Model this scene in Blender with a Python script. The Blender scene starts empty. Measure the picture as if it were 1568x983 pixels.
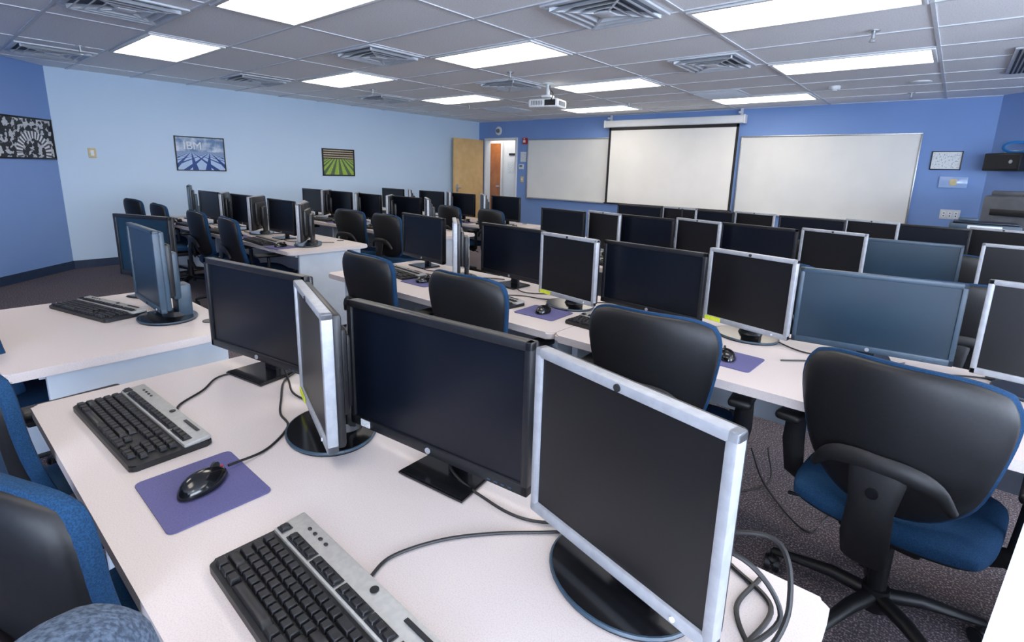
import bpy, bmesh, math, random
from mathutils import Vector, Matrix
random.seed(4)
scn=bpy.context.scene
COL=scn.collection
DT=0.70      # desk top height
HC=2.40      # ceiling
# ------------------------------------------------------------ materials
def lin(h):
    h=h.lstrip('#'); o=[]
    for i in (0,2,4):
        c=int(h[i:i+2],16)/255
        o.append(c/12.92 if c<=.04045 else ((c+.055)/1.055)**2.4)
    return (*o,1)
def mat(name,col,rough=.5,metal=0,spec=.5,noise=None,bump=0,bscale=200,emit=None,es=0,coat=0):
    m=bpy.data.materials.new(name); m.use_nodes=True
    nt=m.node_tree; b=nt.nodes['Principled BSDF']
    c=lin(col) if isinstance(col,str) else col
    b.inputs['Base Color'].default_value=c
    b.inputs['Roughness'].default_value=rough
    b.inputs['Metallic'].default_value=metal
    b.inputs['Specular IOR Level'].default_value=spec
    b.inputs['Coat Weight'].default_value=coat
    if emit:
        b.inputs['Emission Color'].default_value=lin(emit); b.inputs['Emission Strength'].default_value=es
    tc=None
    if noise or bump:
        tc=nt.nodes.new('ShaderNodeTexCoord')
    if noise:   # (colour2, scale, lo, hi)
        c2,sc,lo,hi=noise
        n=nt.nodes.new('ShaderNodeTexNoise'); n.inputs['Scale'].default_value=sc; n.inputs['Detail'].default_value=3
        nt.links.new(tc.outputs['Object'],n.inputs['Vector'])
        r=nt.nodes.new('ShaderNodeMapRange'); r.inputs[1].default_value=lo; r.inputs[2].default_value=hi
        nt.links.new(n.outputs['Fac'],r.inputs[0])
        mx=nt.nodes.new('ShaderNodeMix'); mx.data_type='RGBA'
        mx.inputs[6].default_value=c; mx.inputs[7].default_value=lin(c2)
        nt.links.new(r.outputs[0],mx.inputs[0]); nt.links.new(mx.outputs[2],b.inputs['Base Color'])
    if bump:
        n2=nt.nodes.new('ShaderNodeTexNoise'); n2.inputs['Scale'].default_value=bscale; n2.inputs['Detail'].default_value=2
        nt.links.new(tc.outputs['Object'],n2.inputs['Vector'])
        bp=nt.nodes.new('ShaderNodeBump'); bp.inputs['Strength'].default_value=bump; bp.inputs['Distance'].default_value=.002
        nt.links.new(n2.outputs['Fac'],bp.inputs['Height']); nt.links.new(bp.outputs[0],b.inputs['Normal'])
    return m
M_lam=mat('laminate','#c8bebb',.42,spec=.4,noise=('#bcb2af',420,.45,.65))
M_panel=mat('desk_panel_white','#c0c9d3',.5,noise=('#b9c3ce',8,.4,.6))
M_blk=mat('black_plastic','#121316',.40,spec=.4,noise=('#17181c',60,.4,.6))
M_blk2=mat('black_matte','#0e0f11',.6,noise=('#15161a',90,.4,.6))
M_gloss=mat('black_gloss','#0b0c0e',.15,noise=('#0e0f12',30,.4,.6))
M_scr=mat('screen_matte','#060a13',.32,spec=.34,noise=('#070c16',3,.4,.6))
M_scr2=mat('screen_silver_matte','#0d0d0f',.38,spec=.34,noise=('#0f0f12',3,.4,.6))
M_teal=mat('bezel_slate','#283a49',.42,noise=('#2b4051',20,.4,.6))
M_sil=mat('silver_plastic','#8f9298',.42,metal=.15,noise=('#989ba1',50,.4,.6))
M_silk=mat('keyboard_silver','#9f9e9a',.45,metal=.1,noise=('#979693',80,.4,.6))
M_key=mat('key_black','#101114',.45,spec=.4,noise=('#17181c',70,.4,.6))
M_lbl=mat('label_yellow','#d8e234',.6,noise=('#c6d02c',200,.5,.6))
M_wlbl=mat('label_white','#dfe2e4',.6,noise=('#8c9198',500,.55,.6))
M_pad=mat('mousepad_purple','#555380',.85,noise=('#4e4c79',300,.4,.6),bump=.3,bscale=900)
M_fab=mat('blue_fabric','#0e2b48',.9,spec=.2,noise=('#163a5c',420,.42,.6),bump=.6,bscale=700)
M_shell=mat('chair_shell_black','#0a0b0d',.48,spec=.35,noise=('#0f1013',120,.4,.6))
M_cab=mat('cable_black','#0c0c0e',.5)
M_wall=mat('paint_light_blue','#bed3e6',.75,spec=.25,noise=('#c2d6e8',1.5,.3,.7),bump=.15,bscale=120)
M_wall2=mat('paint_blue','#7492c6',.75,spec=.25,noise=('#7896c9',1.5,.3,.7),bump=.15,bscale=120)
M_base=mat('baseboard_rubber','#1b2c44',.6,noise=('#1f314b',20,.4,.6))
M_wood=mat('door_oak','#dfb67c',.45,noise=('#d3a868',6,.35,.65))
M_wood2=mat('door_oak_dark','#b0662a',.45,noise=('#9c5520',6,.35,.65))
M_white=mat('white_paint','#e0e2e2',.5,noise=('#dbdedf',5,.4,.6))
M_wb=mat('whiteboard','#e2e1da',.28,noise=('#dddcd6',2,.4,.6))
M_ps=mat('projection_screen','#efece4',.8,noise=('#ebe8e0',2,.4,.6))
M_alu=mat('aluminium','#b4b7ba',.35,metal=.8,noise=('#a9acb0',40,.4,.6))
M_vent=mat('vent_metal','#ccd1d6',.45,noise=('#c5cad0',10,.4,.6))
M_dark=mat('vent_dark','#6a717a',.7,noise=('#606770',10,.4,.6))
M_tbar=mat('ceiling_tbar','#ced1d6',.5,noise=('#c8ccd2',10,.4,.6))
M_lens=mat('light_lens','#ffffff',.5,emit='#fff4e4',es=7.8)
M_fill_win=mat('fill_window_glow','#ffffff',.5,emit='#dae8ff',es=17)  # glowing pane of the added out-of-view windows, used as fill light
M_red=mat('alarm_red','#b81e22',.4,noise=('#a81a1e',20,.4,.6))
M_beige=mat('switch_beige','#c9b98e',.5,noise=('#c0b084',30,.4,.6))
M_denim=mat('denim','#4f6076',.95,noise=('#28374b',180,.38,.62),bump=.8,bscale=500)
M_jack=mat('cable_blue','#1f6fb0',.5)
M_ceil=mat('ceiling_tile','#f1f2f3',.9,spec=.1,noise=('#dbdde1',95,.5,.72),bump=.5,bscale=150)
M_carpet=mat('carpet','#4c464c',.97,spec=.1,noise=('#9c9090',150,.5,.68),bump=1.0,bscale=260)
def imgmat(name,build):
    m=bpy.data.materials.new(name); m.use_nodes=True; nt=m.node_tree; b=nt.nodes['Principled BSDF']
    b.inputs['Roughness'].default_value=.3
    tc=nt.nodes.new('ShaderNodeTexCoord'); col=build(nt,tc.outputs['Object']); nt.links.new(col,b.inputs['Base Color']); return m
def math_(nt,op,a,b=None):
    n=nt.nodes.new('ShaderNodeMath'); n.operation=op
    for i,v in enumerate((a,b)):
        if v is None: continue
        if hasattr(v,'is_linked'): nt.links.new(v,n.inputs[i])
        else: n.inputs[i].default_value=v
    return n.outputs[0]
def mix_(nt,f,a,b):
    n=nt.nodes.new('ShaderNodeMix'); n.data_type='RGBA'
    for i,v in ((0,f),(6,a),(7,b)):
        if hasattr(v,'is_linked'): nt.links.new(v,n.inputs[i])
        else: n.inputs[i].default_value=lin(v) if isinstance(v,str) else v
    return n.outputs[2]
def sep(nt,v):
    s=nt.nodes.new('ShaderNodeSeparateXYZ'); nt.links.new(v,s.inputs[0]); return s.outputs
def noise_(nt,v,sc,det=4):
    n=nt.nodes.new('ShaderNodeTexNoise'); n.inputs['Scale'].default_value=sc; n.inputs['Detail'].default_value=det; nt.links.new(v,n.inputs['Vector']); return n.outputs['Fac']
def poster_grid(nt,v):
    x,y,z=sep(nt,v)
    d=math_(nt,'ADD',math_(nt,'MULTIPLY',z,-1.0),.03)
    d=math_(nt,'MAXIMUM',d,.004)
    u=math_(nt,'DIVIDE',x,d); w=math_(nt,'DIVIDE',.12,d)
    def line(q,s):
        f=math_(nt,'FRACT',math_(nt,'MULTIPLY',q,s)); return math_(nt,'LESS_THAN',f,.28)
    g=math_(nt,'MAXIMUM',line(math_(nt,'ADD',u,w),.9),line(math_(nt,'SUBTRACT',w,u),.9))
    ground=mix_(nt,g,'#a9c2e0','#123a7c')
    cl=noise_(nt,v,9); cl=math_(nt,'MULTIPLY',math_(nt,'SUBTRACT',cl,.4),4)
    n=nt.nodes.new('ShaderNodeClamp'); nt.links.new(cl,n.inputs[0])
    sky=mix_(nt,n.outputs[0],'#5f7fa6','#c9d4e0')
    return mix_(nt,math_(nt,'GREATER_THAN',z,.03),ground,sky)
def poster_field(nt,v):
    x,y,z=sep(nt,v)
    d=math_(nt,'MAXIMUM',math_(nt,'SUBTRACT',.16,z),.01)
    u=math_(nt,'DIVIDE',x,d)
    s=math_(nt,'LESS_THAN',math_(nt,'FRACT',math_(nt,'MULTIPLY',u,2.2)),.45)
    n=noise_(nt,v,60)
    gr=mix_(nt,n,'#1d4a12','#c6e85a')
    g2=mix_(nt,s,gr,'#4a6040')
    rows=math_(nt,'LESS_THAN',math_(nt,'FRACT',math_(nt,'MULTIPLY',z,26)),.4)
    up=mix_(nt,math_(nt,'MULTIPLY',rows,n),'#33261f','#f8e8c0')
    return mix_(nt,math_(nt,'GREATER_THAN',z,.06),g2,up)
def poster_bw(nt,v):
    x,y,z=sep(nt,v)
    xx=math_(nt,'SUBTRACT',x,.12); zz=math_(nt,'ADD',z,.16)
    r=math_(nt,'SQRT',math_(nt,'ADD',math_(nt,'MULTIPLY',xx,xx),math_(nt,'MULTIPLY',zz,zz)))
    ring=math_(nt,'LESS_THAN',math_(nt,'ABSOLUTE',math_(nt,'SUBTRACT',r,.20)),.04)
    a=math_(nt,'ARCTAN2',zz,xx); sp=math_(nt,'LESS_THAN',math_(nt,'FRACT',math_(nt,'MULTIPLY',a,5)),.5)
    n=noise_(nt,v,17,6); n=math_(nt,'GREATER_THAN',n,.52)
    bg=mix_(nt,n,'#1a1a1c','#b9bcc0')
    return mix_(nt,ring,bg,mix_(nt,sp,'#d8dadc','#4c4d50'))
# ------------------------------------------------------------ mesh builder
class B:
    def __init__(s): s.bm=bmesh.new(); s.mats=[]
    def mi(s,m):
        if m not in s.mats: s.mats.append(m)
        return s.mats.index(m)
    def add(s,t,m,M=None,two=None):
        i=s.mi(m)
        if two is None:
            for f in t.faces: f.material_index=i
        if M is not None: bmesh.ops.transform(t,matrix=M,verts=t.verts)
        me=bpy.data.meshes.new('t'); t.to_mesh(me); t.free(); s.bm.from_mesh(me); bpy.data.meshes.remove(me)
    def box(s,c,d,m,bev=0,seg=2,rot=None,taper=None):
        t=bmesh.new(); bmesh.ops.create_cube(t,size=1)
        for v in t.verts:
            v.co=Vector((v.co.x*d[0],v.co.y*d[1],v.co.z*d[2]))
            if taper and v.co.z>0: v.co.x*=taper[0]; v.co.y*=taper[1]
        if bev: bmesh.ops.bevel(t,geom=t.edges[:],offset=bev,segments=seg,affect='EDGES',profile=.5)
        M=Matrix.Translation(c)
        if rot: M=M@rot
        s.add(t,m,M)
    def cyl(s,c,r,h,m,r2=None,seg=24,rot=None,sc=(1,1,1),bev=0):
        t=bmesh.new(); bmesh.ops.create_cone(t,cap_ends=True,segments=seg,radius1=r,radius2=r if r2 is None else r2,depth=h)
        if bev: bmesh.ops.bevel(t,geom=[e for e in t.edges if len(e.link_faces)==2 and e.calc_face_angle(0)>.8],offset=bev,segments=2,affect='EDGES')
        M=Matrix.Translation(c)
        if rot: M=M@rot
        M=M@Matrix.Diagonal((*sc,1))
        s.add(t,m,M)
    def sph(s,c,r,m,sc=(1,1,1),rot=None,u=24,v=14):
        t=bmesh.new(); bmesh.ops.create_uvsphere(t,u_segments=u,v_segments=v,radius=r)
        M=Matrix.Translation(c)
        if rot: M=M@rot
        s.add(t,m,M@Matrix.Diagonal((*sc,1)))
    def prism(s,pts,z0,z1,m,bev=0,M=None):
        t=bmesh.new(); a=[t.verts.new((p[0],p[1],z0)) for p in pts]; b=[t.verts.new((p[0],p[1],z1)) for p in pts]
        t.faces.new(a[::-1]); t.faces.new(b); n=len(pts)
        for i in range(n): t.faces.new((a[i],a[(i+1)%n],b[(i+1)%n],b[i]))
        if bev: bmesh.ops.bevel(t,geom=[e for e in t.edges if abs(e.verts[0].co.z-e.verts[1].co.z)<1e-6],offset=bev,segments=2,affect='EDGES')
        s.add(t,m,M)
    def quad(s,ps,m):
        t=bmesh.new(); t.faces.new([t.verts.new(p) for p in ps]); s.add(t,m)
    def tube(s,pts,r,m,seg=8,caps=True,sc=None):
        pts=[Vector(p) for p in pts]; n=len(pts); t=bmesh.new(); rings=[]
        up=Vector((0,0,1)); prev=None
        for i,p in enumerate(pts):
            d=(pts[min(i+1,n-1)]-pts[max(i-1,0)]).normalized()
            if prev is None:
                x=d.cross(up)
                if x.length<.1: x=d.cross(Vector((0,1,0)))
            else: x=prev-d*prev.dot(d)
            x.normalize(); prev=x; y=d.cross(x)
            rr=r[i] if isinstance(r,(list,tuple)) else r
            if not isinstance(rr,(list,tuple)): rr=(rr,rr)
            rings.append([t.verts.new(p+x*math.cos(2*math.pi*k/seg)*rr[0]+y*math.sin(2*math.pi*k/seg)*rr[1]) for k in range(seg)])
        for a,b in zip(rings,rings[1:]):
            for k in range(seg): t.faces.new((a[k],a[(k+1)%seg],b[(k+1)%seg],b[k]))
        if caps: t.faces.new(rings[0][::-1]); t.faces.new(rings[-1])
        s.add(t,m)
    def pillow(s,P,nrm,tf,tb,mf,mb,n=14,ov=1.0):
        nrm=Vector(nrm)
        t=bmesh.new(); F=[];K=[]; fi=s.mi(mf);bi=s.mi(mb)
        for i in range(n+1):
            F.append([]);K.append([])
            for j in range(n+1):
                a=math.sin(math.pi*.5*(-1+2*i/n)); b=math.sin(math.pi*.5*(-1+2*j/n))
                e=((1-a**8)*(1-b**8))
                p=Vector(P(a,b))
                F[-1].append(t.verts.new(p+nrm*tf*(.25+.75*e**.5)))
                K[-1].append(t.verts.new(p-nrm*tb*(.3+.7*e**.5)))
        for i in range(n):
            for j in range(n):
                f=t.faces.new((F[i][j],F[i+1][j],F[i+1][j+1],F[i][j+1])); f.material_index=fi
                f=t.faces.new((K[i][j],K[i][j+1],K[i+1][j+1],K[i+1][j])); f.material_index=bi
        loop=[(i,0) for i in range(n)]+[(n,j) for j in range(n)]+[(i,n) for i in range(n,0,-1)]+[(0,j) for j in range(n,0,-1)]
        for q in range(len(loop)):
            a=loop[q];b=loop[(q+1)%len(loop)]
            f=t.faces.new((F[b[0]][b[1]],F[a[0]][a[1]],K[a[0]][a[1]],K[b[0]][b[1]])); f.material_index=fi
        s.add(t,mf,two=1)
    def mesh(s,name,sharp=.6):
        bmesh.ops.recalc_face_normals(s.bm,faces=s.bm.faces[:])
        for f in s.bm.faces: f.smooth=True
        for e in s.bm.edges:
            if len(e.link_faces)!=2 or e.calc_face_angle(0)>sharp: e.smooth=False
        me=bpy.data.meshes.new(name); s.bm.to_mesh(me); s.bm.free()
        for m in s.mats: me.materials.append(m)
        return me
def put(name,me,loc=(0,0,0),rz=0,parent=None,rx=0,scale=1):
    if isinstance(me,B): me=me.mesh(name)
    o=bpy.data.objects.new(name,me); COL.objects.link(o); o.location=loc; o.rotation_euler=(rx,0,math.radians(rz)); o.scale=(scale,)*3
    if parent: o.parent=parent
    return o
def RX(a): return Matrix.Rotation(math.radians(a),4,'X')
def RY(a): return Matrix.Rotation(math.radians(a),4,'Y')
def RZ(a): return Matrix.Rotation(math.radians(a),4,'Z')
def rrect(x0,y0,x1,y1,r,n=5):
    p=[]
    for cx,cy,a in ((x1-r,y0+r,-90),(x1-r,y1-r,0),(x0+r,y1-r,90),(x0+r,y0+r,180)):
        for k in range(n+1):
            t=math.radians(a+90*k/n); p.append((cx+r*math.cos(t),cy+r*math.sin(t)))
    return p
def spline(pts,n=8):
    P=[Vector(p) for p in pts]; P=[P[0]*2-P[1]]+P+[P[-1]*2-P[-2]]; o=[]
    for i in range(1,len(P)-2):
        for k in range(n):
            t=k/n; a,b,c,d=P[i-1:i+3]
            o.append(.5*((2*b)+(c-a)*t+(2*a-5*b+4*c-d)*t*t+(-a+3*b-3*c+d)*t**3))
    o.append(P[-2]); return o
# ------------------------------------------------------------ room shell
X0,Y1=-8.38,8.56; YB=-2.6; XR=3.6
poly=[(X0,Y1),(X0,1.32),(X0+(1.32-YB),YB),(XR,YB),(XR,Y1-(XR-.24)),(.24,Y1)]
def wall(name,a,b,m,z0=0,z1=HC,th=.12):
    a=Vector((*a,0));b=Vector((*b,0));d=(b-a).normalized(); n=Vector((d.y,-d.x,0))
    bb=B(); q=[a,b,b+n*th,a+n*th]
    bb.prism([(v.x,v.y) for v in q],z0,z1,m); return put(name,bb)
wall('wall_left',poly[0],poly[1],M_wall)
wall('wall_left_diagonal',poly[1],poly[2],M_wall2)
wall('wall_right_diagonal',poly[4],poly[5],M_wall2)
wall('wall_right',poly[3],poly[4],M_wall,0,.85)
wall('wall_right_upper',poly[3],poly[4],M_wall,2.15,HC)
wall('wall_right_end',(XR,YB),(XR,-1.8),M_wall,.85,2.15)
wall('wall_right_pier',(XR,4.6),poly[4],M_wall,.85,2.15)
wall('wall_back',poly[2],poly[3],M_wall2,0,.85)
wall('wall_back_upper',poly[2],poly[3],M_wall2,2.15,HC)
wall('wall_back_end',poly[2],(0.0,YB),M_wall2,.85,2.15)
wall('wall_back_pier',(3.2,YB),poly[3],M_wall2,.85,2.15)
def fill_window(name,L,M):
    bb=B(); bb.box((0,.07,1.5),(L,.02,1.3),M_fill_win); n=int(L/1.6)
    for k in range(n+1): bb.box((-L/2+L*k/n,.03,1.5),(.05,.07,1.3),M_white,.004)
    bb.box((0,.03,.87),(L,.1,.04),M_white,.004); bb.box((0,.03,2.13),(L,.07,.04),M_white,.004)
    o=put(name,bb); o.matrix_world=M
fill_window('fill_window_1',6.4,Matrix.Translation((XR,1.4,0))@RZ(-90))  # added out of view to brighten the ceiling and left wall
fill_window('fill_window_2',3.2,Matrix.Translation((1.6,YB,0))@RZ(180))  # added out of view as extra fill, placed to miss most screen reflections
# front wall with doorway
DX0,DX1,DZ=-8.17,-7.27,2.03
wall('wall_front',(.24,Y1),(DX1,Y1),M_wall2)
wall('wall_front_return',(DX0,Y1),(X0,Y1),M_wall2)
wall('wall_front_lintel',(DX1,Y1),(DX0,Y1),M_wall2,DZ,HC)
# corridor beyond the door
bb=B()
bb.box((-8.3,Y1+.93,1.2),(2.8,.06,2.4),M_white); bb.box((-6.95,Y1+.5,1.2),(.06,.76,2.4),M_white); bb.box((-9.7,Y1+.5,1.2),(.06,.76,2.4),M_white)
put('wall_corridor',bb)
bb=B(); bb.box((-8.3,Y1+.54,-.03),(2.8,.84,.06),M_carpet); put('floor_corridor',bb)
bb=B(); bb.box((-8.3,Y1+.54,HC+.03),(2.8,.84,.06),M_white); bb.box((-8.3,Y1+.5,HC-.01),(1.2,.4,.02),M_lens); put('ceiling_corridor',bb)
bb=B(); bb.box((0,0,1.0),(.45,.045,2.0),M_wood2,.004); bb.box((.15,-.03,1.0),(.1,.03,.03),M_alu,.004)
for s_ in (-1,1): bb.box((s_*.24,0,1.02),(.03,.06,2.04),M_white,.003)
put('door_2',bb,(-8.70,Y1+.865,0))
bb=B()
for x in (DX0,DX1): bb.box((x,Y1+.05,DZ/2),(.045,.16,DZ),M_white,.004)
bb.box(((DX0+DX1)/2,Y1+.05,DZ),(DX1-DX0+.045,.16,.045),M_white,.004); put('trim_door_frame',bb)
bb=B(); bb.box((0,-.43,1.01),(.045,.86,2.0),M_wood,.004); bb.box((.035,-.79,.98),(.02,.05,.16),M_alu,.004); bb.cyl((.06,-.76,.98),.012,.11,M_alu,rot=RX(90))
put('door_1',bb,(-8.21,8.5,0),-1)
bb=B(); bb.prism([(-10,-4),(5,-4),(5,Y1+.12),(-10,Y1+.12)],-.06,0,M_carpet); put('floor',bb)
def baseb(name,a,b):
    a=Vector((*a,0));b=Vector((*b,0));d=(b-a).normalized(); n=Vector((-d.y,d.x,0)); bb=B()
    bb.prism([((a).x,(a).y),(b.x,b.y),(b+n*.012).to_2d()[:],(a+n*.012).to_2d()[:]],0,.1,M_base); put(name,bb)
baseb('baseboard_left',(X0,7.6),poly[1]); baseb('baseboard_left_diagonal',poly[1],poly[2]); baseb('baseboard_front',(.24,Y1),(DX1+.03,Y1)); baseb('baseboard_right_diagonal',poly[4],poly[5]); baseb('baseboard_back',poly[2],poly[3])
# ceiling slab + T-bar grid
TX,TY=1.262,.6394; GX,GY=-1.55,2.165
bb=B(); bb.prism([(-10,-4),(5,-4),(5,Y1+.12),(-10,Y1+.12)],HC,HC+.06,M_ceil)
def inside_x(y):
    lo=X0 if y>1.32 else X0+(1.32-y); hi=XR if y<Y1-(XR-.24) else .24+(Y1-y)
    return lo,hi
k=-9
while GY+k*TY<Y1:
    y=GY+k*TY
    if y>YB:
        lo,hi=inside_x(y); bb.box(((lo+hi)/2,y,HC-.003),(hi-lo,.024,.008),M_tbar)
    k+=1
for k in range(-6,6):
    x=GX+k*TX
    if X0<x<XR:
        y0=YB if x>X0+(1.32-YB) else 1.32-(x-X0); y1=Y1 if x<.24 else Y1-(x-.24)
        bb.box((x,(y0+y1)/2,HC-.0025),(.024,y1-y0,.008),M_tbar)
put('ceiling',bb)
# ------------------------------------------------------------ ceiling lights
bl=B()
for sx,sy,w,h in ((0,-.285,1.2,.03),(0,.285,1.2,.03),(-.6,0,.03,.6),(.6,0,.03,.6)): bl.box((sx,sy,-.008),(w,h,.016),M_white,.002)
bl.box((0,0,-.006),(1.17,.545,.006),M_lens)
ml=bl.mesh('ceiling_light')
for cx,cy in [(-5.97,1.845),(-3.44,1.845),(-.92,1.845),(-5.97,3.763),(-3.44,3.763),(-.92,3.763),(-5.97,5.68),(-3.44,5.68),(-.92,5.68),(-4.71,7.6),(-2.18,7.6),(1.6,1.845),(1.6,3.763),(-3.44,-.07),(-.92,-.07),(1.6,-.07)]:
    put('fluorescent_ceiling_light',ml,(cx,cy,HC-.002))
# vents
bv=B()
for sx,sy,w,h in ((0,-.29,.61,.035),(0,.29,.61,.035),(-.29,0,.035,.61),(.29,0,.035,.61)): bv.box((sx,sy,-.008),(w,h,.014),M_vent,.002)
bv.box((0,0,-.003),(.56,.56,.004),M_dark)
for r in (.265,.20,.135):
    for q in range(4):
        Rm=RZ(90*q); bt=.038
        ps=[Vector((-r+.04,-r+.04,-.006)),Vector((r-.04,-r+.04,-.006)),Vector((r,-r,-bt)),Vector((-r,-r,-bt))]
        bv.quad([Rm@p for p in ps],M_vent)
        ps=[Vector((-r,-r,-bt)),Vector((r,-r,-bt)),Vector((r-.012,-r+.012,-bt)),Vector((-r+.012,-r+.012,-bt))]
        bv.quad([Rm@p for p in ps],M_vent)
bv.box((0,0,-.03),(.12,.12,.012),M_vent,.003)
for a in (45,135): bv.box((0,0,-.02),(.74,.014,.03),M_vent,rot=RZ(a))
mv=bv.mesh('air_vent')
for x,y in [(-7.13,1.206),(-4.62,1.206),(-7.0,3.124),(-4.4,3.124),(-1.93,3.124),(-6.94,5.04),(-4.4,5.04),(-1.93,5.04),(.6,3.124),(.6,5.04)]:
    put('air_vent',mv,(x,y,HC-.004))
bv=B(); bv.box((0,0,-.006),(.6,.6,.012),M_vent,.002)
for k in range(14): bv.box((0,-.26+k*.04,-.016),(.54,.006,.012),M_vent,rot=RX(30))
mv2=bv.mesh('return_air_grille')
for x,y in [(-2.5,6.96),(-6.15,6.96)]: put('return_air_grille',mv2,(x,y,HC-.004))
bv=B(); bv.box((0,0,-.006),(.16,1.22,.012),M_vent,.002)
for k in (-.045,-.015,.015,.045): bv.box((k,0,-.013),(.016,1.15,.006),M_blk2)
put('linear_air_diffuser',bv,(.25,6.3,HC-.004))
# sprinklers
bs=B(); bs.cyl((0,0,-.004),.04,.008,M_alu,bev=.002); bs.cyl((0,0,-.03),.012,.05,M_alu); bs.cyl((0,0,-.075),.022,.004,M_alu)
for s_ in (-1,1): bs.tube([(s_*.004,0,-.05),(s_*.016,0,-.06),(s_*.003,0,-.074)],.003,M_alu,6)
msp=bs.mesh('sprinkler_head')
for x,y in [(-6.6,1.33),(-6.35,4.4),(-3.9,4.45),(-3.98,7.25),(-6.4,6.3),(-.63,4.6),(-.6,7.9)]: put('sprinkler_head',msp,(x,y,HC-.001))
bs=B(); bs.cyl((0,0,-.02),.055,.04,M_white,r2=.065,bev=.006); bs.cyl((0,0,-.045),.03,.012,M_white); put('smoke_detector',bs,(-1.25,6.99,HC-.001))
bs=B(); bs.cyl((0,0,-.005),.1,.01,M_white,bev=.002); bs.cyl((0,0,-.012),.07,.004,M_vent); put('recessed_downlight',bs,(-.48,7.09,HC-.001))
# ------------------------------------------------------------ front wall furniture
def board(name,x0,x1,z0,z1,y):
    b=B(); w=x1-x0;h=z1-z0
    b.box((0,0,0),(w,.012,h),M_wb)
    for c,d in (((0,-.008,h/2),(w+.02,.028,.022)),((0,-.008,-h/2),(w+.02,.028,.022)),((-w/2,-.008,0),(.022,.028,h)),((w/2,-.008,0),(.022,.028,h))): b.box(c,d,M_alu,.003)
    b.box((0,-.04,-h/2-.005),(w*.98,.07,.012),M_alu,.003)
    put(name,b,((x0+x1)/2,y-.008,(z0+z1)/2))
board('whiteboard',-6.95,-5.04,.83,2.0,Y1); board('whiteboard',-2.69,-.46,.82,1.98,Y1)
b=B(); b.box((0,0,0),(2.42,.11,.12),M_white,.02,3)
for s_ in (-1,1):
    b.box((s_*1.215,0,0),(.03,.12,.13),M_white,.008); b.box((s_*1.14,.05,.08),(.04,.02,.2),M_white,.004); b.box((s_*1.14,.0,.1),(.04,.1,.03),M_white,.004)
w=2.28
b.box((0,.005,-.71),(w,.004,1.36),M_ps)
for s_ in (-1,1): b.box((s_*(w/2-.02),.001,-.71),(.04,.006,1.36),M_blk2)
b.box((0,.001,-.085),(w,.006,.05),M_blk2); b.cyl((0,.003,-1.4),.014,w+.04,M_blk,rot=RY(90))
put('projection_screen',b,(-3.86,8.46,2.235))
def frame(name,w,h,pic,loc,rz=0,fm=M_blk,fw=.018,mt=0,dep=.02):
    b=B(); b.box((0,.004,0),(w,.006,h),M_white); b.box((0,0,0),(w-2*fw-2*mt,.004,h-2*fw-2*mt),pic)
    for c,d in (((0,-.003,h/2-fw/2),(w,dep,fw)),((0,-.003,-h/2+fw/2),(w,dep,fw)),((-w/2+fw/2,-.003,0),(fw,dep,h)),((w/2-fw/2,-.003,0),(fw,dep,h))): b.box(c,d,fm,.002)
    return put(name,b,loc,rz)
M_cert=mat('certificate_paper','#d8dee0',.6,noise=('#9aa3aa',55,.56,.6))
frame('framed_certificate',.31,.23,M_cert,(-.17,Y1-.008,1.645),fw=.012,mt=.01)
b=B(); b.box((0,0,0),(.28,.03,.14),mat('clear_plastic','#8fabd6',.15,noise=('#97b2da',8,.4,.6)),.006); b.box((0,-.018,.0),(.07,.006,.08),M_beige,.002); put('brochure_holder',b,(-.06,Y1-.017,1.38))
b=B(); b.box((0,0,0),(.2,.012,.12),M_vent,.003)
for k in (-.06,0,.06): b.box((k,-.007,0),(.034,.006,.075),M_white,.003); b.box((k,-.011,.015),(.012,.002,.014),M_blk2); b.box((k,-.011,-.018),(.012,.002,.014),M_blk2)
put('power_outlet_plate',b,(-.03,Y1-.007,.98))
b=B(); b.box((0,0,0),(.1,.05,.13),M_red,.01); b.box((0,-.028,-.01),(.06,.01,.05),M_white,.003); b.cyl((0,-.03,.04),.012,.01,M_white,rot=RX(90)); put('fire_alarm_box',b,(-7.03,Y1-.026,1.98))
b=B(); b.box((0,0,0),(.16,.003,.2),M_cert); put('wall_notice',b,(-7.08,Y1-.002,1.66))
b=B(); b.box((0,0,0),(.12,.03,.1),M_white,.008); b.box((0,-.017,.012),(.08,.004,.04),M_dark); put('thermostat',b,(-7.12,Y1-.016,1.46))
b=B(); b.box((0,0,0),(.08,.01,.12),M_beige,.003); b.box((0,-.007,0),(.02,.008,.035),M_white,.002); put('light_switch',b,(-7.1,Y1-.006,1.2))
b=B(); b.cyl((0,0,0),.09,.03,M_white,rot=RX(90),bev=.008); b.sph((0,-.02,0),.045,M_dark); put('wall_speaker',b,(-7.78,Y1-.016,2.2))
b=B(); b.box((0,0,0),(.2,.003,.26),M_cert); put('posted_sign',b,(-8.2,Y1+.895,1.45))
b=B(); b.box((0,0,0),(.22,.012,.05),M_blk2,.002); put('room_sign',b,(-8.15,Y1+.89,1.75))
p=frame('framed_cloud_poster',.64,.47,imgmat('poster_cloud_grid',poster_grid),(X0+.008,2.89,1.47),90,fw=.014)
fc=bpy.data.curves.new('poster_letters','FONT'); fc.body='IBM'; fc.size=.15; fc.extrude=.0005; fc.align_x='CENTER'; fc.materials.append(M_white)
fo=bpy.data.objects.new('poster_letters',fc); COL.objects.link(fo); fo.parent=p; fo.location=(-.1,-.006,.06); fo.rotation_euler=(math.pi/2,0,0)
frame('framed_field_poster',.62,.46,imgmat('poster_field',poster_field),(X0+.008,5.06,1.42),90,fw=.022)
b=B(); b.box((0,0,0),(.08,.012,.12),M_beige,.004); b.box((0,-.008,0),(.034,.006,.066),M_white,.002); put('wall_switch',b,(X0+.008,1.66,1.43),90)
dn=Vector((1,1,0)).normalized()
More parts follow.
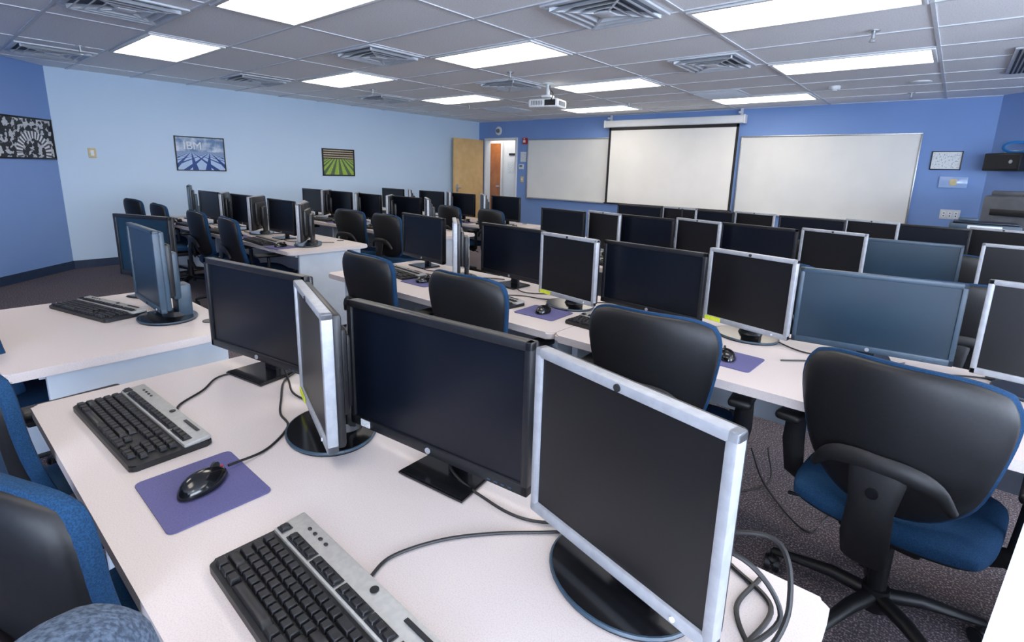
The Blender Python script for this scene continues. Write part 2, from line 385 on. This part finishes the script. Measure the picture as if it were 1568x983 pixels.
c=Vector((X0,1.32,0))+Vector((1,-1,0)).normalized()*.45
frame('framed_machine_poster',.84,.46,imgmat('poster_machine',poster_bw),(c.x+dn.x*.01,c.y+dn.y*.01,1.565),135,fw=.02)
# right corner items
dr=Vector((1,-1,0)).normalized(); nr=Vector((-1,-1,0)).normalized()
c=Vector((.24,Y1,0))+dr*.36+nr*.13
b=B(); b.box((0,0,0),(.42,.22,.2),M_blk,.012); b.box((0,-.112,0),(.38,.006,.15),M_blk2); b.cyl((.12,-.118,0),.02,.01,M_alu,rot=RX(90)); b.box((0,.09,.12),(.3,.05,.04),M_alu,.003)
put('wall_mounted_speaker',b,(c.x,c.y,1.62),-45)
b=B()
for k in range(4): b.tube([(.1*math.cos(t)*(1+.06*k),.01*k,.05*math.sin(t)*(1+.1*k)) for t in [i*math.pi/12 for i in range(25)]],.008,M_jack,6)
put('coiled_network_cable',b,(c.x+.03,c.y-.02,1.785))
b=B(); M_cop=mat('printer_grey','#53575e',.5,noise=('#4a4e55',10,.4,.6))
b.box((0,0,.45),(.62,.55,.90),M_beige,.01); b.box((0,0,1.08),(.6,.52,.36),M_cop,.03,3); b.box((0,-.02,1.28),(.5,.44,.05),M_cop,.015); b.box((0,-.27,1.1),(.4,.03,.06),M_blk,.005); b.box((.18,-.25,1.25),(.16,.1,.03),M_blk,.005,rot=RX(20))
for k in (.2,.45,.72): b.box((0,-.278,k),(.54,.01,.2),M_beige,.004); b.box((0,-.287,k+.05),(.12,.012,.015),M_alu,.002)
put('office_printer_on_cabinet',b,(.60,7.05,0),-35)
# ------------------------------------------------------------ projector
b=B()
b.cyl((0,0,-.004),.07,.01,M_white); b.cyl((0,0,-.07),.022,.14,M_white); b.box((0,0,-.15),(.12,.12,.03),M_white,.006)
for s1 in (-1,1):
    for s2 in (-1,1): b.tube([(s1*.03,s2*.03,-.15),(s1*.12,s2*.09,-.2)],.006,M_alu,6)
b.box((0,0,-.235),(.38,.30,.10),M_white,.025,3); b.box((0,0,-.19),(.28,.2,.02),M_vent,.006)
b.cyl((.09,.15,-.235),.04,.05,M_blk,rot=RX(90)); b.cyl((.09,.175,-.235),.03,.01,M_gloss,rot=RX(90))
for k in range(7): b.box((-.14+k*.022,-.151,-.235),(.01,.006,.05),M_dark)
b.box((.1,-.151,-.235),(.14,.006,.065),M_blk2); b.tube(spline([(.1,-.14,-.23),(.16,-.2,-.15),(.05,-.05,-.08),(.02,0,-.02)]),.005,M_cab,6)
b.box((.191,0,-.235),(.006,.18,.05),M_dark); b.box((-.191,0,-.235),(.006,.16,.05),M_dark)
put('ceiling_projector',b,(-3.98,5.24,HC-.001),12)
# ------------------------------------------------------------ desks
def desk(x0,x1,y0,y1,rz=0,name='computer_desk',r=.03):
    b=B(); w=(x1-x0)/2; d=(y1-y0)/2
    b.prism(rrect(-w,-d,w,d,r),-.03,0,M_lam,bev=.006)
    for s_ in (-1,1):
        b.box((s_*(w-.05),.02,-.365),(.03,2*d-.16,.67),M_panel,.004)
        b.box((s_*(w-.05),.02,-.69),(.05,2*d-.1,.02),M_blk2,.004)
    b.box((0,d-.1,-.2),(2*w-.13,.02,.34),M_panel,.003)
    b.box((0,-d+.1,-.045),(2*w-.14,.03,.03),M_panel,.003)
    b.cyl((w*.6,d-.06,.001),.03,.004,M_blk)
    o=put(name,b,((x0+x1)/2,(y0+y1)/2,DT),rz); return o
desk(-1.82,-.05,.15,.86,r=.016)
desk(-3.12,-2.14,.13,.84,r=.018)
for a,c in ((-2.95,-1.2),(-1.195,.555),(.56,1.9)):
    desk(a,c,1.665,2.40); desk(a,c,3.15,3.86); desk(a,c,4.42,5.12)
for a,c in ((-7.35,-5.605),(-5.6,-3.85)):
    desk(a,c,1.87,2.58); desk(a,c,3.2,3.9); desk(a,c,4.5,5.2)
# side table at the right edge
b=B(); b.prism(rrect(-.45,-.36,.45,.36,.03),-.03,0,M_panel,bev=.006); b.box((-.42,0,-.365),(.03,.68,.67),M_panel,.004); b.box((.42,0,-.365),(.03,.68,.67),M_panel,.004); b.box((0,.3,-.2),(.8,.02,.34),M_panel,.003)
put('side_table',b,(.605,1.02,DT),-10)
# ------------------------------------------------------------ monitors (origin: desk level below the screen centre, facing -Y)
def wide(bez=M_blk,scr=M_scr,sticker=False,w=.51,h=.30,zb=.05,bx=0):
    b=B(); t=.02; zc=zb+h/2
    for c,d in (((0,0,zb+.012),(w,t,.024)),((0,0,zb+h-.009),(w,t,.018)),((-w/2+.008,0,zc),(.016,t,h)),((w/2-.008,0,zc),(.016,t,h))): b.box((c[0],t/2,c[2]),d,bez,.003)
    b.box((0,.012,zc),(w-.02,.012,h-.02),scr)
    b.box((0,.026,zc),(w-.004,.016,h-.004),M_blk,.006)
    b.box((0,.045,zc),(w*.62,.03,h*.62),M_blk,.012,taper=(1,1))
    b.box((bx,.062,zc-.04),(.09,.03,h*.55),M_blk,.01)
    b.box((bx,.052,zb/2+.045),(.06,.02,zb+.09),M_blk,.006)
    b.prism([(bx-.09,-.05),(bx+.09,-.05),(bx+.08,.10),(bx-.08,.10)],0,.010,M_gloss,bev=.003)
    b.cyl((0,-.001,zb+.012),.007,.003,M_sil,rot=RX(90))
    for k in range(4): b.box((w/2-.04-k*.017,-.0005,zb+.008),(.008,.002,.003),M_teal)
    if sticker: b.box((-w/2+.055,-.001,zb+.013),(.03,.002,.017),M_wlbl)
    return b
def square(bez=M_sil,scr=M_scr2,label=None,w=.375,h=.318,zb=.04,rim=None,bx=0):
    b=B(); zc=zb+h/2; f=.017
    for c,d in (((0,0,zb+.011),(w,.024,.022)),((0,0,zb+h-f/2),(w,.024,f)),((-w/2+f/2,0,zc),(f,.024,h)),((w/2-f/2,0,zc),(f,.024,h))): b.box((c[0],.012,c[2]),d,bez,.004)
    b.box((0,.014,zc),(w-.02,.016,h-.02),scr)
    b.box((0,.032,zc),(w-.012,.022,h-.012),rim or M_blk,.008)
    b.box((bx*.5,.052,zc),(w*.7,.026,h*.66),M_blk,.012)
    b.box((bx,.078,zc-.03),(.1,.035,h*.6),rim or M_blk,.012)
    b.box((bx,.085+bx*.2,zb/2+.05),(.085,.025+bx*.3,zb+.1),rim or M_blk,.008)
    b.cyl((bx,.045,.006),.13,.012,M_gloss,sc=(1,.82,1),seg=40,bev=.003)
    b.tube([(bx+.128*math.cos(a),.045+.105*math.sin(a),.008) for a in [i*math.pi/20 for i in range(41)]],.004,M_teal,6)
    b.cyl((bx,.075,.02),.05,.02,M_blk,r2=.04)
    b.cyl((0,-.001,zb+h-f/2) if bez is M_sil else (0,-.001,zb+.011),.006,.003,M_blk2,rot=RX(90))
    b.cyl((w/2-.06,-.001,zb+.011),.004,.003,M_vent,rot=RX(90))
    if label=='y': b.box((-w/2+.05,-.0015,zb+.012),(.075,.002,.018),M_lbl)
    return b
M_scrb=mat('screen_bluish','#0c2332',.32,spec=.42,noise=('#0e2838',3,.4,.6))
mW=wide().mesh('widescreen_monitor'); mWs=wide(sticker=True,w=.52,h=.315,zb=.035,bx=.05).mesh('widescreen_monitor_tagged'); mWt=wide(bez=M_teal,scr=M_scrb,w=.50,h=.292,zb=.036).mesh('widescreen_monitor_slate')
mS=square().mesh('silver_monitor'); mSy=square(label='y').mesh('silver_monitor_labelled'); mK=square(bez=M_teal,scr=M_scrb,w=.41,h=.34,zb=.045,rim=M_teal,bx=.10).mesh('square_monitor_slate')
mWh=wide(zb=.10,w=.36,scr=M_scrb).mesh('widescreen_monitor_raised')
def mon(me,x,y,yaw,name='computer_monitor',dz=0): return put(name,me,(x,y,DT+dz),yaw)
# row 1
mon(mW,-1.605,.655,9); mon(mSy,-1.13,.58,-19); mon(mWs,-.805,.672,6); mon(mS,-.335,.635,-12)
# left row 1
mon(mWh,-2.96,.73,22) ; mon(mK,-2.60,.63,-2)
# row 2 right
mon(mW,-2.73,2.24,-8); mon(mS,-2.30,2.13,-42); mon(mW,-1.92,2.22,-6); mon(mSy,-1.415,2.06,-9); mon(mW,-.995,2.105,-5)
mon(mSy,-.60,2.18,-14)
mon(mWt,-.165,2.22,8); mon(mS,.31,2.2,-6); mon(mW,.85,2.2,0); mon(mS,1.35,2.2,-8)
# row 3 right
for i,x in enumerate((-2.57,-1.80,-.98)):
    mon(mW,x,3.64,random.uniform(-10,-4)); mon(mS,x+.42+(.0 if i<2 else .02),3.62,-12+random.uniform(-6,4))
mon(mWt,-.17,3.70,4); mon(mS,.33,3.6,-5); mon(mW,.85,3.65,0)
# row 4 right
for i,x in enumerate((-2.48,-1.78,-.90,-.13)):
    mon(mW,x,4.88,random.uniform(-8,-2)); mon(mS,x+.42,4.9,-10+random.uniform(-6,4))
mon(mW,.75,4.9,0)
# left rows
for y,xs in ((2.2,(-6.25,-5.5,-4.62)),(3.58,(-6.65,-5.95,-5.3,-4.66)),(4.88,(-6.6,-5.75,-5.1,-4.3))):
    for x in xs:
        mon(mW,x,y+random.uniform(-.03,.03),random.uniform(-8,2))
        if x+.4<-3.95: mon(mS,x+.40,y-.02,-35+random.uniform(-12,8))
mon(mK,-7.05,2.25,-20)
mon(mS,-4.12,2.12,-38)
# ------------------------------------------------------------ keyboard / mouse / pad meshes
b=B(); L_,D_=.455,.165
b.prism(rrect(-L_/2,-D_/2,L_/2,D_/2,.012),0,.014,M_key,bev=.003)
b.box((0,.052,.018),(L_-.006,.058,.012),M_silk,.004,rot=RX(5))
def keyc(x,y,w,d,z=.014,h=.009): b.box((x,y,z+h/2),(w,d,h),M_key,.0012,1,taper=(.82,.8))
p=.0188; x0=-L_/2+.012
rows=[[1]*13+[2],[1.5]+[1]*12+[1.5],[1.75]+[1]*11+[2.25],[2.25]+[1]*10+[2.75],[1.25,1.25,1.25,6.25,1.25,1.25,1.25,1.25]]
for r,row in enumerate(rows):
    x=x0; y=.008-r*p
    for k in row: keyc(x+k*p/2,y,k*p-.002,p-.002); x+=k*p
for cx in range(3):
    for r in (0,1): keyc(x0+15.4*p+cx*p,.008-r*p,p-.002,p-.002)
    keyc(x0+15.4*p+cx*p,.008-4*p,p-.002,p-.002)
keyc(x0+16.4*p,.008-3*p,p-.002,p-.002)
for cx in range(4):
    for r in range(5):
        if cx==3 and r in (2,4): continue
        keyc(x0+19.0*p+cx*p*.98,.008-r*p,p-.002,p-.002)
for g,(st,n) in enumerate(((0,1),(1.9,4),(6.3,4),(10.7,4),(15.4,3),(19.0,4))):
    b.box((x0+(st+n/2)*p-(.0 if g<4 else .5*p),.036,.0245),(n*p+.002,.02,.002),M_blk,.0008,1)
    for k in range(n): keyc(x0+(st+k+.5)*p-(0 if g<4 else .5*p),.036,p-.003,.015,z=.024,h=.006)
for k in range(4): b.sph((x0+(2.4+k)*p,.064,.0265),.005,M_blk,sc=(1,.7,.3),u=12,v=6)
b.cyl((.03,.066,.0275),.007,.0015,M_blk)
b.box((L_/2-.08,.067,.0275),(.08,.008,.002),M_blk,.0008,1)
mKB=b.mesh('keyboard')
b=B(); t=bmesh.new(); bmesh.ops.create_uvsphere(t,u_segments=28,v_segments=16,radius=1)
for v in t.verts:
    x,y,z=v.co; k=1-.12*max(0,y)+.04*math.cos(y*3)
    v.co=Vector((x*.033*k,y*.057,max(.001,.004+(.031 if z>0 else .006)*z*(1-.18*y))))
b.add(t,M_gloss)
b.cyl((0,.032,.0265),.010,.006,M_blk2,rot=RY(90),seg=16)
b.box((0,.049,.0185),(.006,.004,.002),M_red)
mMS=b.mesh('mouse')
b=B(); b.prism(rrect(-.112,-.092,.112,.092,.012),0,.003,M_pad,bev=.0008); mPD=b.mesh('mouse_pad')
def kb(x,y,rz=0): put('keyboard',mKB,(x,y,DT+.0005),rz)
def ms(x,y,rz=0,pad=True,prz=0,mx=0,my=0):
    if pad: put('mouse_pad',mPD,(x,y,DT+.0005),prz)
    put('computer_mouse',mMS,(x+mx,y+my,DT+(.004 if pad else .001)),rz)
kb(-1.485,.31,2); ms(-1.09,.318,27,prz=-1,mx=-.0,my=.002); kb(-.615,.315,-2)
kb(-2.82,.50,14)
kb(-2.66,1.98,-8); ms(-2.33,1.93,0); kb(-1.80,1.89,-8); ms(-1.42,1.90,10,prz=2); kb(-1.02,1.9,-3); ms(-.56,1.885,30,prz=-2); kb(.0,1.9,0)
for x in (-2.57,-1.8,-.98,-.17): kb(x,3.32,random.uniform(-5,5)); ms(x+.38,3.33,random.uniform(-20,20)); kb(x,4.6,random.uniform(-5,5)); ms(x+.38,4.6,10)
for y,xs in ((2.2,(-6.9,-6.1,-5.35,-4.5)),(3.58,(-6.65,-5.95,-5.3,-4.66)),(4.88,(-6.6,-5.75,-5.1,-4.3))):
    for x in xs: kb(x,y-.24,random.uniform(-6,6)); ms(x+.36,y-.25,random.uniform(-20,20),prz=random.uniform(-8,8))
b=B(); b.box((0,0,.0008),(.05,.035,.001),M_wlbl); put('desk_label',b,(-3.02,.40,DT),10)
# ------------------------------------------------------------ cables on desks
def cable(pts,r=.003,name='computer_cable'):
    b=B(); b.tube(spline([(x,y,(DT+.0045 if len(q)==0 else q[0])) for x,y,*q in pts]),r,M_cab,8); put(name,b)
cable([(-1.115,.378,DT+.015),(-1.14,.47),(-1.21,.555),(-1.29,.575),(-1.37,.615),(-1.5,.69),(-1.56,.79)])
cable([(-1.44,.395),(-1.53,.41),(-1.595,.493),(-1.67,.57),(-1.64,.68),(-1.6,.8)])
cable([(-1.6,.72,DT+.06),(-1.5,.7),(-1.38,.66),(-1.26,.68),(-1.15,.72,DT+.02)])
cable([(-.63,.40),(-.643,.456),(-.61,.54),(-.549,.618),(-.475,.689),(-.40,.77)])
cable([(-.78,.735,DT+.05),(-.75,.69,DT+.018),(-.64,.678),(-.52,.69),(-.40,.80)])
cable([(-.25,.73,DT+.10),(-.15,.74,DT+.09),(-.1,.74,DT+.03),(-.13,.68),(-.12,.78),(-.2,.83)],.004)
cable([(-.26,.75,DT+.08),(-.13,.78,DT+.12),(-.09,.73,DT+.06),(-.11,.68),(-.16,.74),(-.15,.83)],.004)
for x in (-2.3,-1.45,-.65,-.05): 
    cable([(x-.5,2.3),(x-.3,2.2+random.uniform(-.05,.02)),(x-.1,2.26),(x+.02,2.18),(x+.15,2.28),(x+.25,2.33)])
    cable([(x-.35,2.0),(x-.25,2.08),(x-.1,2.12),(x,2.3)])
for x in (-6,-5.2,-4.4): cable([(x-.4,2.3),(x-.1,2.15),(x+.1,2.2),(x+.3,2.4)])
cable([(-.55,2.4,.12),(-.45,2.3,.02),(-.25,2.1,.01),(-.2,2.25,.01),(-.1,2.4,.2)],.004)
cable([(-.95,2.42,.5),(-.85,2.3,.06),(-.6,2.15,.01),(-.45,2.35,.01),(-.5,2.5,.1)],.004)
# ------------------------------------------------------------ chair (origin: hub on floor, facing +Y)
b=B()
for k in range(5):
    a=math.radians(90+72*k+18); dx,dy=math.cos(a),math.sin(a)
    b.tube([(dx*.03,dy*.03,.115),(dx*.12,dy*.12,.115),(dx*.22,dy*.22,.095),(dx*.30,dy*.30,.078)],[(.024,.022),(.022,.02),(.018,.015),(.015,.012)],M_shell,10)
    b.cyl((dx*.30,dy*.30,.06),.009,.04,M_shell,seg=10)
    ax=RZ(math.degrees(a)+20)
    for s_ in (-1,1): b.cyl(Vector((dx*.30,dy*.30,.028))+ax@Vector((s_*.014,0,0)),.027,.018,M_shell,rot=ax@RY(90),seg=18,bev=.003)
    b.sph((dx*.30,dy*.30,.045),.022,M_shell,sc=(1,1,.7),u=12,v=8)
b.cyl((0,0,.11),.042,.07,M_shell,r2=.036); b.cyl((0,0,.22),.026,.18,M_shell); b.cyl((0,0,.33),.018,.12,M_alu)
b.box((0,-.01,.385),(.2,.26,.04),M_shell,.012); b.tube([(.08,.02,.38),(.2,.03,.372),(.27,.03,.36)],.006,M_shell,8); b.tube([(-.08,-.06,.38),(-.2,-.07,.372),(-.26,-.07,.36)],.006,M_shell,8)
def Pseat(a,c): 
    return (a*.24*(1-.10*c**4)*(1-.03*(c<0)*abs(c)), .01+c*.23*(1-.12*a**4), .44-.03*max(0,c)**3+.012*a*a)
b.pillow(Pseat,(0,0,1),.045,.028,M_fab,M_shell,16)
def Pb(off=0,grow=0):
    def f(a,c):
        hw=.232-.06*((1-c)/2)**1.5+grow
        x=a*hw*(1-.15*abs(c)**5); z=.715+c*(.21+grow)*(1-.13*a**4)
        y=-.265+.065*a*a-.035*c+.02*c*c+off
        return (x,y,z)
    return f
b.pillow(Pb(0,.004),(0,1,0),.045,.002,M_fab,M_fab,16)
b.pillow(Pb(-.004,-.002),(0,1,0),.002,.022,M_shell,M_shell,16)
b.tube([(0,-.05,.375),(0,-.2,.375),(0,-.285,.395),(0,-.31,.46),(0,-.312,.56),(0,-.303,.64),(0,-.296,.69)],[(.03,.012),(.04,.013),(.052,.015),(.055,.014),(.05,.012),(.062,.011),(.05,.006)],M_shell,16)
b.tube(spline([(-.15,-.268,.60),(-.115,-.287,.65),(-.06,-.298,.67),(0,-.302,.672),(.06,-.298,.67),(.115,-.287,.65),(.15,-.268,.60)],4),[(.010,.012+.012*min(1,min(i,24-i)/6)) for i in range(25)],M_shell,10)
b.cyl((0,-.318,.60),.014,.012,M_gloss,rot=RX(90),seg=16)
for s_ in (-1,1):
    b.tube([(s_*.1,.02,.395),(s_*.22,.0,.39),(s_*.275,-.01,.42),(s_*.285,-.02,.52),(s_*.285,-.02,.61)],[(.012,.03),(.012,.03),(.012,.032),(.012,.034),(.012,.03)],M_shell,10)
    b.box((s_*.282,.0,.63),(.075,.25,.028),M_shell,.012,3)
mC=b.mesh('office_chair',.7)
def chair(x,y,rz=0): put('office_chair',mC,(x,y,0),rz)
chair(0.0,1.76,-8); chair(-.73,1.76,6); chair(-1.57,1.74,2); chair(-2.28,1.74,-3)
chair(-1.07,.272,8); chair(-1.68,.28,4); chair(-2.62,.32,5)
for x in (-7.3,-6.35,-5.3,-4.5): chair(x,1.98 if x<-4.6 else 1.95,random.uniform(-12,8))
for x in (-4.84,-4.17,-6.3): chair(x,3.22,random.uniform(-8,8))
for x in (-4.75,-4.05): chair(x,4.58,random.uniform(-8,8))
for x in (-2.3,-1.5,-.7,.05): chair(x,3.25,random.uniform(-8,8)); chair(x,4.5,random.uniform(-8,8))
# ------------------------------------------------------------ jeans-clad bent leg of the person at the camera side
b=B()
pts=spline([(-.22,-.50,.80),(-.34,-.32,.82),(-.45,-.14,.845),(-.545,.0,.865),(-.60,.05,.84),(-.61,.04,.75),(-.61,.0,.60),(-.60,-.04,.42),(-.59,-.06,.24),(-.59,-.07,.12)],5)
rad=[]
for i in range(len(pts)):
    t=i/(len(pts)-1); rad.append(.085-.021*min(1,t/.4) if t<.4 else .064-.014*(t-.4)/.6+.006*math.sin((t-.4)*9))
b.tube(pts,rad,M_denim,24)
b.sph((-.59,-.02,.06),.045,M_blk,sc=(1.05,2.6,1.2)); b.box((-.59,.0,.015),(.1,.27,.03),M_blk2,.012)
put('person_leg_in_jeans',b)
# ------------------------------------------------------------ document scanner behind row 4
b=B(); b.box((0,0,.03),(.42,.3,.06),M_teal,.01); b.box((0,0,.068),(.38,.26,.014),M_scr,.004); b.box((0,-.15,.035),(.2,.01,.03),M_vent,.003); b.box((-.1,.05,.085),(.12,.1,.02),M_teal,.004)
put('document_scanner',b,(.2,5.40,1.002))
b=B(); b.box((0,0,0),(.6,.40,.03),M_cop,.006)
for s_ in (-1,1): b.box((s_*.27,0,-.5),(.04,.36,.97),M_cop,.006)
b.box((0,.16,-.4),(.5,.02,.5),M_cop,.003); put('equipment_stand',b,(.2,5.41,.985))
# ------------------------------------------------------------ camera
yaw,pit,rol=[math.radians(a) for a in (39.56,12.27,1.68)]
F=Vector((-math.sin(yaw)*math.cos(pit),math.cos(yaw)*math.cos(pit),-math.sin(pit)))
R=Vector((math.cos(yaw),math.sin(yaw),0)); U=R.cross(F)
R2=R*math.cos(rol)+U*math.sin(rol); U2=-R*math.sin(rol)+U*math.cos(rol)
cd=bpy.data.cameras.new('camera'); co=bpy.data.objects.new('camera',cd); COL.objects.link(co)
m=Matrix((R2,U2,-F)).transposed().to_4x4(); m.translation=(0,0,1.353); co.matrix_world=m
cd.sensor_width=36; cd.lens=36*789/1568; cd.shift_x=-.00791; cd.shift_y=-.03616; cd.clip_start=.02
scn.camera=co
w=bpy.data.worlds.new('world'); scn.world=w; w.use_nodes=True; w.node_tree.nodes['Background'].inputs[0].default_value=(.6,.75,1,1); w.node_tree.nodes['Background'].inputs[1].default_value=1
scn.view_settings.view_transform='Standard'
scn.view_settings.gamma=1.06
